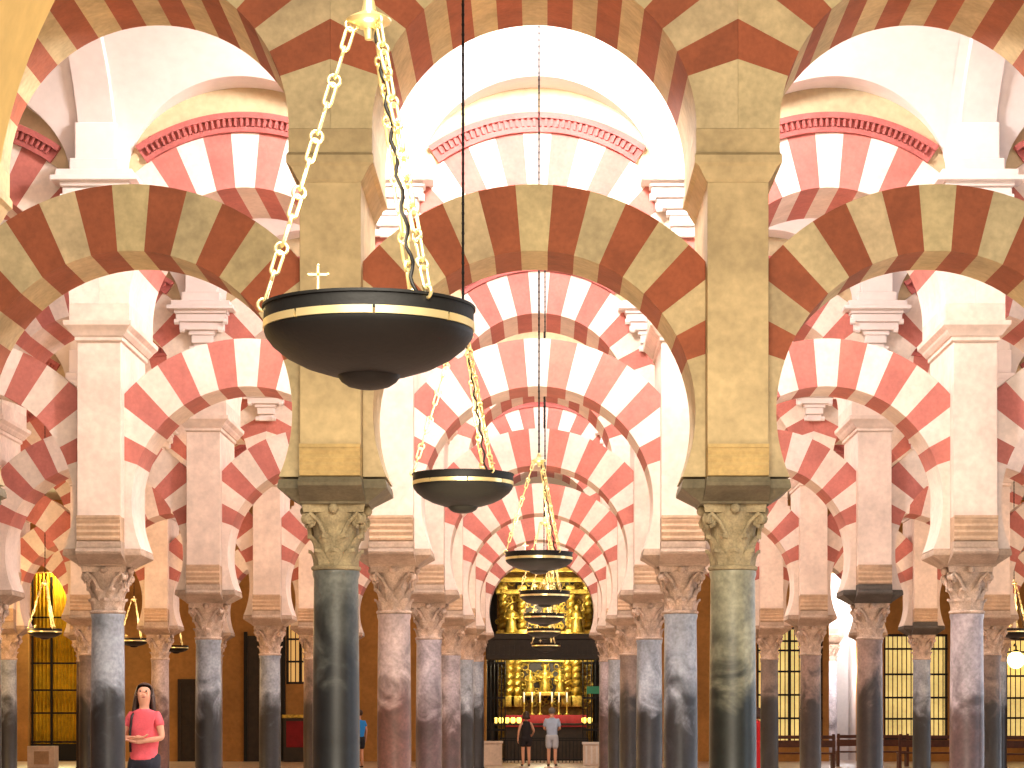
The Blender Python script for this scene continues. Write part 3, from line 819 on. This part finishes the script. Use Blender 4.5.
# row of small lit lamps on the altar step
M['glow_dot'] = plain('lit_glass_cup', (255, 220, 120), .3, 0, 3.0, (255, 214, 96))
k = 0
for px in (496, 501, 507, 513, 519, 584, 590):
    Yl = YB + 1.2
    bm = BM(); lathe(bm, [(.05, 0), (.08, .05), (.085, .16), (.06, .2), (0, .2)], 12)
    o = part('votive_lamp', bm, 'glow_dot', None, (cx(px, Yl), Yl, 1.33), smooth=True)
    tag(o, '%s small lit votive lamp from the left along the altar rail' % ['first', 'second', 'third', 'fourth', 'fifth', 'sixth', 'seventh'][k], 'lamp', 'votive lamps along the altar rail'); k += 1
sh = thing('shelf', 'dark ledge holding the row of votive lamps before the altar', 'shelf', (cm, YB + 1.2, 0))
bm = BM(); box(bm, ca - .1, cb + .1, -.12, .12, 1.25, 1.33, .01); part('ledge', bm, 'darkwood', sh)
for s in (-1, 1):
    bm = BM(); box(bm, s * 1.9 - .08, s * 1.9 + .08, -.08, .08, 0, 1.25); part('leg', bm, 'darkwood', sh)
# iron screen: lower railing and tall side posts
yr = YB - 3.0
ra = thing('altar_railing', 'low black iron railing in front of the gilded altar', 'railing', (cm, yr, 0))
w0, w1 = cx(500, yr) - cm, cx(588, yr) - cm
for z in (.1, .75, .82):
    bm = BM(); box(bm, w0, w1, -.02, .02, z - .025, z + .025); part('rail', bm, 'iron', ra)
for k in range(25):
    bm = BM(); x = w0 + (w1 - w0) * k / 24; tube(bm, [(x, 0, 0), (x, 0, .82)], .014, 6); part('baluster', bm, 'iron', ra)
sc_ = thing('iron_screen', 'tall black iron screen on both sides of the altar opening', 'screen', (cm, YB - .6, 0))
for s, (pa, pb) in ((-1, (487, 505)), (1, (583, 604))):
    x0, x1 = cx(pa, YB - .6) - cm, cx(pb, YB - .6) - cm; zt = cz(660, YB - .6)
    for k in range(6):
        bm = BM(); x = x0 + (x1 - x0) * k / 5; tube(bm, [(x, 0, 0), (x, 0, zt)], .02, 6); part('bar', bm, 'iron', sc_)
    for z in (.1, 1.1, 2.2, zt - .1):
        bm = BM(); box(bm, x0, x1, -.025, .025, z - .035, z + .035); part('crossbar', bm, 'iron', sc_)
M['green'] = plain('green_panel', (40, 120, 84), .5, 0, .3)
bm = BM(); box(bm, -.22, .22, -.02, .02, -.13, .13, .01)
o = part('exit_sign', bm, 'green', None, (cx(593, YB - .7), YB - .66, cz(690, YB - .7))); tag(o, 'small green sign on the iron screen right of the altar', 'sign')
# stone plinths flanking the railing
Yp = 72.5
def plinth(px0, px1, py, lab, panel):
    t = thing('plinth', lab, 'plinth', (cx((px0 + px1) / 2, Yp), Yp, 0), 0, 'stone plinths before the altar'); w = (cx(px1, Yp) - cx(px0, Yp)) / 2; h = cz(py, Yp)
    bm = BM(); box(bm, -w, w, -.3, .3, 0, h - .08, .01); part('block', bm, 'stone2', t)
    bm = BM(); box(bm, -w - .03, w + .03, -.34, .34, h - .08, h, .015); part('cap_slab', bm, 'white' if panel else 'stone2', t)
    if panel:
        for q in range(4):
            bm = BM(); x = -w + .1 + q * (2 * w - .2) / 3; box(bm, x - .03, x + .03, -.325, -.3, .05, h - .12, .008); part('pilaster', bm, 'white', t)
plinth(484, 502, 741, 'plain beige stone plinth left of the couple by the altar', False)
plinth(583, 605, 742, 'pale fluted stone plinth right of the couple by the altar', True)
Yq = 68
t = thing('plinth', 'low beige plinth with reddish panel below the yellow hanging at far left', 'plinth', (cx(43, Yq), Yq, 0)); w = .4; h = cz(746, Yq)
bm = BM(); box(bm, -w, w, -.3, .3, 0, h, .015); part('block', bm, 'stone2', t)
bm = BM(); box(bm, -w * .5, w * .6, -.315, -.3, .1, h - .15, .004); part('panel', bm, 'corbel2', t)
# glowing lantern far right
p = at(1016, 660, YB - .35)
ln = thing('wall_lantern', 'brightly glowing globe lantern on the back wall at far right', 'lantern', p)
M['globe'] = plain('glowing_globe', (255, 236, 180), .3, 0, 9.0, (255, 226, 150))
bm = BM(); ball(bm, (0, 0, 0), .3, 20); part('globe', bm, 'globe', ln)
bm = BM(); tube(bm, [(0, .35, .5), (0, .2, .55), (0, 0, .48), (0, 0, .29)], .03, 8); lathe(bm, [(.12, .27), (.14, .3), (.05, .36), (0, .37)], 16); part('bracket', bm, 'iron', ln)
# benches on the right
def bench():
    t = thing('bench', '', 'bench', (0, 0, 0), 0, 'wooden benches on the right')
    bm = BM(); box(bm, -1.1, 1.1, -.22, .22, .42, .47, .01); part('seat', bm, 'wood', t)
    bm = BM(); box(bm, -1.1, 1.1, .2, .25, .62, .82, .01); box(bm, -1.1, 1.1, .2, .25, .86, .96, .01); part('backrest', bm, 'wood', t)
    for s in (-1, 1):
        bm = BM(); box(bm, s * 1.05 - .04, s * 1.05 + .04, -.2, .25, 0, .42, .01); box(bm, s * 1.05 - .04, s * 1.05 + .04, .19, .26, .42, 1.0, .01); part('leg', bm, 'wood', t)
    return t
b0 = bench()
for k, (px, Y, lab) in enumerate(((796, 66, 'red-brown wooden bench nearest the centre, below the barred window'), (872, 70, 'red-brown wooden bench beside the brown column below the bright doorway'),
                                  (935, 67, 'red-brown wooden bench below the middle barred window'), (1004, 64, 'red-brown wooden bench at the far right below the lantern'))):
    o = b0 if k == 0 else dup(b0, (0, 0, 0))
    o.location = (cx(px, Y), Y, 0); o.rotation_euler = (0, 0, PI); o['label'] = lab

# ------------------------------------------------------------------ people
def skin(name, verts, edges, mats, parent, sub=2, root=0):
    me = bpy.data.meshes.new(name); me.from_pydata([v[:3] for v in verts], edges, [])
    o = bpy.data.objects.new(name, me); C.objects.link(o)
    md = o.modifiers.new('s', 'SKIN'); md.use_smooth_shade = True
    sd = me.skin_vertices[0].data if me.skin_vertices else None
    if sd is None:
        bpy.context.view_layer.objects.active = o; o.select_set(True)
        bpy.ops.mesh.customdata_skin_add(); sd = me.skin_vertices[0].data; o.select_set(False)
    for i, v in enumerate(verts):
        sd[i].radius = v[3] if isinstance(v[3], tuple) else (v[3], v[3]); sd[i].use_root = (i == root)
    ss = o.modifiers.new('b', 'SUBSURF'); ss.levels = ss.render_levels = sub
    dg = bpy.context.evaluated_depsgraph_get()
    nm = bpy.data.meshes.new_from_object(o.evaluated_get(dg)); nm.name = name
    bpy.data.objects.remove(o); bpy.data.meshes.remove(me)
    nm.materials.clear()
    for m in mats: nm.materials.append(m)
    for p in nm.polygons: p.use_smooth = True
    q = link(name, nm, parent)
    return q
M['skin'] = plain('skin_tone', (214, 158, 130), .55)
M['eye'] = plain('dark_eye', (30, 24, 22), .3)
M['lip'] = plain('lips', (176, 90, 84), .5)
def person(lab, loc, rotz, height, shirt, trousers, hair, hairlen, sleeve, leglen, arms, pitch=0.0, yaw=0.0, female=False, strap=False):
    t = thing('person', lab, 'person', loc, rotz); k = height / 1.75; t.scale = (k, k, k)
    sw = .165 if female else .185
    Rh = Matrix.Translation((0, 0, 1.52)) @ Matrix.Rotation(yaw, 4, 'Z') @ Matrix.Rotation(pitch, 4, 'X') @ Matrix.Translation((0, 0, -1.52))
    hv = lambda x, y, z: tuple(Rh @ Vector((x, y, z)))
    v = [(0, 0, .95, (.15, .11)), (0, .01, 1.1, (.125, .095)), (0, .005, 1.3, (.155, .105)), (0, -.01, 1.44, (.1, .075)), (0, -.01, 1.505, .048),
         (*hv(0, .018, 1.575), (.08, .092)), (*hv(0, .012, 1.665), (.092, .11)), (*hv(0, .0, 1.735), (.07, .082)),
         (*hv(0, .118, 1.635), .015)]
    e = [(0, 1), (1, 2), (2, 3), (3, 4), (4, 5), (5, 6), (6, 7), (5, 8)]
    for s in (-1, 1):
        b = len(v); hx = .095
        v += [(s * hx, 0, .87, .088), (s * (hx + .005), .02, .5, .058), (s * (hx + .005), -.005, .3, .056), (s * (hx + .005), -.02, .09, .038), (s * (hx + .015), .06, .045, .036), (s * (hx + .025), .16, .03, .03)]
        e += [(0, b)] + [(b + i, b + i + 1) for i in range(5)]
        b = len(v); E, Wp, Hd = arms[0 if s < 0 else 1]
        v += [(s * sw, -.005, 1.41, .055), (*E, .04), (*Wp, .027), (*Hd, .032)]
        e += [(2, b), (b, b + 1), (b + 1, b + 2), (b + 2, b + 3)]
        d = (Vector(Hd) - Vector(Wp)).normalized(); side = d.orthogonal().normalized(); side = Vector((0, 1, 0)) - d * d.y if abs(d.y) < .8 else Vector((0, 0, 1)) - d * d.z
        side.normalize(); nrm = d.cross(side) * (1 if s > 0 else -1)
        for q in range(4):
            L = (.062, .072, .068, .052)[q]; o0 = Vector(Hd) + side * (.027 - .018 * q)
            i0 = len(v)
            v += [(*(o0 + d * .03), .0095), (*(o0 + d * (.03 + L * .55) - nrm * .008), .0085), (*(o0 + d * (.03 + L * .9) - nrm * .028), .007)]
            e += [(b + 3, i0), (i0, i0 + 1), (i0 + 1, i0 + 2)]
        i0 = len(v); o0 = Vector(Wp) + d * .03 + side * .03
        v += [(*o0, .012), (*(o0 + d * .035 + side * .022), .01), (*(o0 + d * .065 + side * .02 - nrm * .01), .008)]
        e += [(b + 2, i0), (i0, i0 + 1), (i0 + 1, i0 + 2)]
    skin('body', v, e, [M['skin']], t)
    # shirt
    g = .035
    sv = [(0, 0, .86, (.2, .15)), (0, .01, 1.08, (.14 + g, .135)), (0, .005, 1.3, (.165 + g, .15)), (0, -.01, 1.43, (.115 + g, .11)), (0, -.01, 1.49, .075)]
    se = [(0, 1), (1, 2), (2, 3), (3, 4)]
    for s in (-1, 1):
        E = Vector(arms[0 if s < 0 else 1][0]); S = Vector((s * sw, -.005, 1.41))
        b = len(sv)
        if sleeve > 0:
            sv += [(*S, .068), (*S.lerp(E, sleeve * .6), .062), (*S.lerp(E, sleeve), .064)]; se += [(2, b), (b, b + 1), (b + 1, b + 2)]
        else:
            sv += [(s * (sw - .055), -.005, 1.44, .05)]; se += [(2, b)]
    skin('shirt', sv, se, [shirt], t, root=1)
    tv = [(0, 0, 1.02, (.175, .14)), (0, 0, .9, (.185, .145))]; te = [(0, 1)]
    for s in (-1, 1):
        b = len(tv); hx = .095
        zs = [.84, .7, leglen] if leglen > .45 else [.84, .5, leglen]
        for z in zs:
            f = (z - .09) / .78
            tv.append((s * (hx + .003), .01 if z > .3 else -.015, z, (.1 * f + .058 * (1 - f)) * 1.12 + .014))
        te += [(1, b), (b, b + 1), (b + 1, b + 2)]
    skin('trousers' if leglen < .4 else 'shorts', tv, te, [trousers], t, root=1)
    # hair
    bm = BM()
    ball(bm, (0, -.02, 1.685), .112, 20, .95, 1.06, 1.0)
    bmesh.ops.delete(bm, geom=[q for q in bm.verts if (q.co.y > .05 and q.co.z < 1.73) or q.co.z < 1.6], context='VERTS')
    if hairlen:
        for q in range(13):
            a = PI + PI * (q - 6) / 8.0 - PI / 2 + PI / 2
            a = -PI / 2 + (q - 6) * .26
            x, y = .098 * math.cos(a), -.02 + .112 * math.sin(a)
            tube(bm, [(x * .8, y * .8, 1.7), (x, y, 1.6), (x * 1.15, y * 1.05, 1.6 - hairlen * .5), (x * 1.1, y * .95, 1.6 - hairlen)], [.03, .03, .028, .012], 7)
    for q in bm.verts: q.co = Rh @ q.co
    part('hair', bm, hair, t, smooth=True)
    bm = BM()
    for s in (-1, 1): ball(bm, hv(s * .034, .104, 1.665), .011, 8)
    part('eyes', bm, 'eye', t)
    bm = BM(); ball(bm, hv(0, .1, 1.594), .024, 8, 1.2, .5, .35); part('mouth', bm, 'lip', t)
    bm = BM()
    for s in (-1, 1): ball(bm, hv(s * .088, .0, 1.65), .024, 8, .4, .8, 1.2)
    part('ears', bm, 'skin', t)
    bm = BM()
    for s in (-1, 1): ball(bm, (s * .117, .07, .035), .06, 10, .75, 1.9, .6)
    part('shoes', bm, 'eye', t, smooth=True)
    if strap:
        bm = BM(); tube(bm, [(.11, .13, .98), (.12, .125, 1.2), (.11, .09, 1.4), (.1, .0, 1.47), (.1, -.1, 1.4), (.1, -.13, 1.1)], .016, 6); part('bag_strap', bm, 'iron', t, smooth=True)
        bm = BM(); ball(bm, (.05, -.2, 1.15), .12, 12, 1.0, .6, 1.5); part('backpack', bm, 'iron', t, smooth=True)
    return t
M['c_pink'] = stone('coral_pink_cotton', (236, 100, 112), rough=.9, var=.08, scale=5)
M['c_jean'] = stone('dark_denim', (34, 36, 48), rough=.9, var=.1, scale=8)
M['c_black'] = stone('black_cotton', (34, 28, 32), rough=.9, var=.1, scale=8)
M['c_ltblue'] = stone('pale_blue_cotton', (176, 192, 222), rough=.9, var=.08, scale=6)
M['c_pale'] = stone('pale_grey_cotton', (196, 200, 214), rough=.9, var=.08, scale=6)
M['c_blue'] = stone('bright_blue_cotton', (40, 140, 232), rough=.9, var=.08, scale=6)
M['c_red'] = stone('red_cotton', (206, 34, 44), rough=.9, var=.08, scale=6)
M['h_brown'] = stone('dark_brown_hair', (62, 38, 28), rough=.5, var=.2, scale=20)
M['h_grey'] = stone('grey_hair', (120, 112, 108), rough=.6, var=.2, scale=20)
crossed = [((-.25, .05, 1.14), (-.02, .2, 1.1), (.06, .2, 1.11)), ((.25, .05, 1.14), (.03, .21, 1.14), (-.05, .2, 1.15))]
hang = [((-.25, -.03, 1.14), (-.26, .04, .9), (-.26, .06, .83)), ((.25, -.03, 1.14), (.26, .04, .9), (.26, .06, .83))]
front = [((-.24, .02, 1.13), (-.12, .2, 1.1), (-.06, .24, 1.1)), ((.24, .02, 1.13), (.12, .2, 1.1), (.06, .24, 1.1))]
hip = [((-.25, -.03, 1.14), (-.26, .04, .9), (-.26, .06, .83)), ((.27, .0, 1.15), (.25, .17, 1.0), (.22, .23, .98))]
Yw = 25.6
person('woman in a coral pink T-shirt, arms folded, looking up beside a blue-grey column', (cx(144, Yw), Yw, 0), PI - .25, 1.68, M['c_pink'], M['c_jean'], M['h_brown'], .25, .55, .12, crossed, .24, .3, True, True)
Ym = 70.6
person('woman in dark sleeveless top and black shorts standing before the altar', (cx(526, Ym), Ym, 0), .25, 1.64, M['c_black'], M['c_black'], M['h_brown'], .06, 0, .62, hip, 0, 0, True)
person('grey-haired man in pale blue shirt and pale shorts standing before the altar', (cx(552, Ym), Ym, 0), -.1, 1.76, M['c_ltblue'], M['c_pale'], M['h_grey'], 0, .8, .5, front)
person('person in a bright blue shirt half hidden behind the slate-dark front column', (cx(359, 68), 68, 0), .6, 1.68, M['c_blue'], M['c_jean'], M['h_brown'], 0, .6, .55, hang)
person('person in a red shirt half hidden behind the green-grey front column', (cx(756, 52), 52, 0), 1.2, 1.62, M['c_red'], M['c_red'], M['h_brown'], .1, .6, .12, hang)

# ------------------------------------------------------------------ light
def lamp(kind, loc, energy, rgb, size=.3, rot=None, size_y=None):
    l = bpy.data.lights.new('light', kind); l.energy = energy; l.color = rgb
    if kind == 'AREA':
        l.size = size
        if size_y: l.shape = 'RECTANGLE'; l.size_y = size_y
    else: l.shadow_soft_size = size
    o = link('light', l, None, loc)
    if rot: o.rotation_euler = rot
    return o
DAY = (1.0, .94, .92); WARM = (1.0, .76, .42); TUNG = (1.0, .60, .22)
for r in range(5):
    ya = YROW[r] + UB; dh = DH[r + 1]
    lamp('POINT', (X0, ya + 2.2, H(2.28)), (1900, 950, 860, 740, 600)[r], DAY, .45)
    for i in range(-NB[r + 1], NB[r + 1] + 1):
        if i: lamp('POINT', (X0 + i * P, ya + 1.5, H(2.2)), (27 if r == 0 else 48) * (1 if abs(i) < 2 or r == 0 else .5), (1.0, .88, .82), .4)
for r in range(5):
    for i in (-1, 0, 1):
        if r < 4 or i == 0: lamp('AREA', (X0 + i * P, YROW[r] + 3.6, .3), 28, WARM, 2.0, (PI, 0, 0))  # added warm uplights near the floor to brighten the soffits
# warm tungsten glow from the hanging lamps
for k, (px, py, Y, zt, lab) in enumerate(lamps):
    p = at(px, py, Y)
    lamp('POINT', (p.x, p.y, p.z + .35), 22, WARM, .12)
for r in range(5):  # added warm fill lights in the side bays, apart from the bowl lamps
    for sx in (-1, 1):
        lamp('POINT', (X0 + sx * 6, YROW[r] + 3.4, 2.6), 22, WARM, .2)
        if r > 1: lamp('POINT', (X0 + sx * 10.5, YROW[r] + 3.4, 3.3), 430 if sx < 0 else 260, TUNG, .2)
# light reaching the front row from the open space in front of it
lamp('AREA', (0, 3, 6.5), 2300, (1.0, .9, .74), 5, (math.radians(62), 0, 0))
lamp('AREA', (0, 12.5, 2.0), 120, (1.0, .78, .46), 4, (math.radians(155), 0, 0))  # added warm uplight before the front arches
# cool daylight from doors on the right-hand side
for yy, xx in ((14, 10), (20.8, 11), (27.8, 13), (34.8, 15), (41.8, 17), (49, 18)):
    lamp('AREA', (xx, yy, 2.3), 170, (.72, .86, 1.0), 2.4, (0, math.radians(90), 0), 2.0)
lamp('POINT', (0.6, 66, 5.2), 420, (1, .95, .9), .4)  # added point light to brighten the couple before the altar
# far hall
for x in (-16, -9, -3, 4, 10, 17): lamp('POINT', (x, 66, 6.5), 150, TUNG if x < 0 else WARM, .5)
lamp('AREA', (bx(57), YB - .6, 6.0), 520, (1, .84, .4), 1.2, (math.radians(-60), 0, 0))
lamp('POINT', (bx(57), YB + .2, 6.6), 480, (1, .84, .4), .2)
lamp('POINT', (cm, YB + .9, 5.6), 380, (1, .86, .56), .3)
lamp('POINT', (cm, YB + .9, 3.6), 280, (1, .86, .56), .3)
lamp('POINT', (bx(850), YB + 1.3, 5.4), 330, (.95, .97, 1.0), .3)
lamp('POINT', (bx(846), YB + .5, 3.2), 90, (.95, .97, 1.0), .2)
w = bpy.data.worlds.new('World'); SC.world = w; w.use_nodes = True
w.node_tree.nodes['Background'].inputs[0].default_value = (1.0, .9, .78, 1); w.node_tree.nodes['Background'].inputs[1].default_value = .5

# ------------------------------------------------------------------ camera
cam = bpy.data.cameras.new('Camera'); co = link('Camera', cam, None, (0, 0, EYE)); co.rotation_euler = (PI / 2, 0, 0)
cam.sensor_width = 36; cam.lens = F / 1024 * 36; cam.shift_x = -(VX - 512) / 1024; cam.shift_y = (VY - 384) / 1024
cam.clip_end = 300
SC.camera = co
SC.view_settings.view_transform = 'Standard'; SC.view_settings.look = 'None'; SC.view_settings.exposure = 0
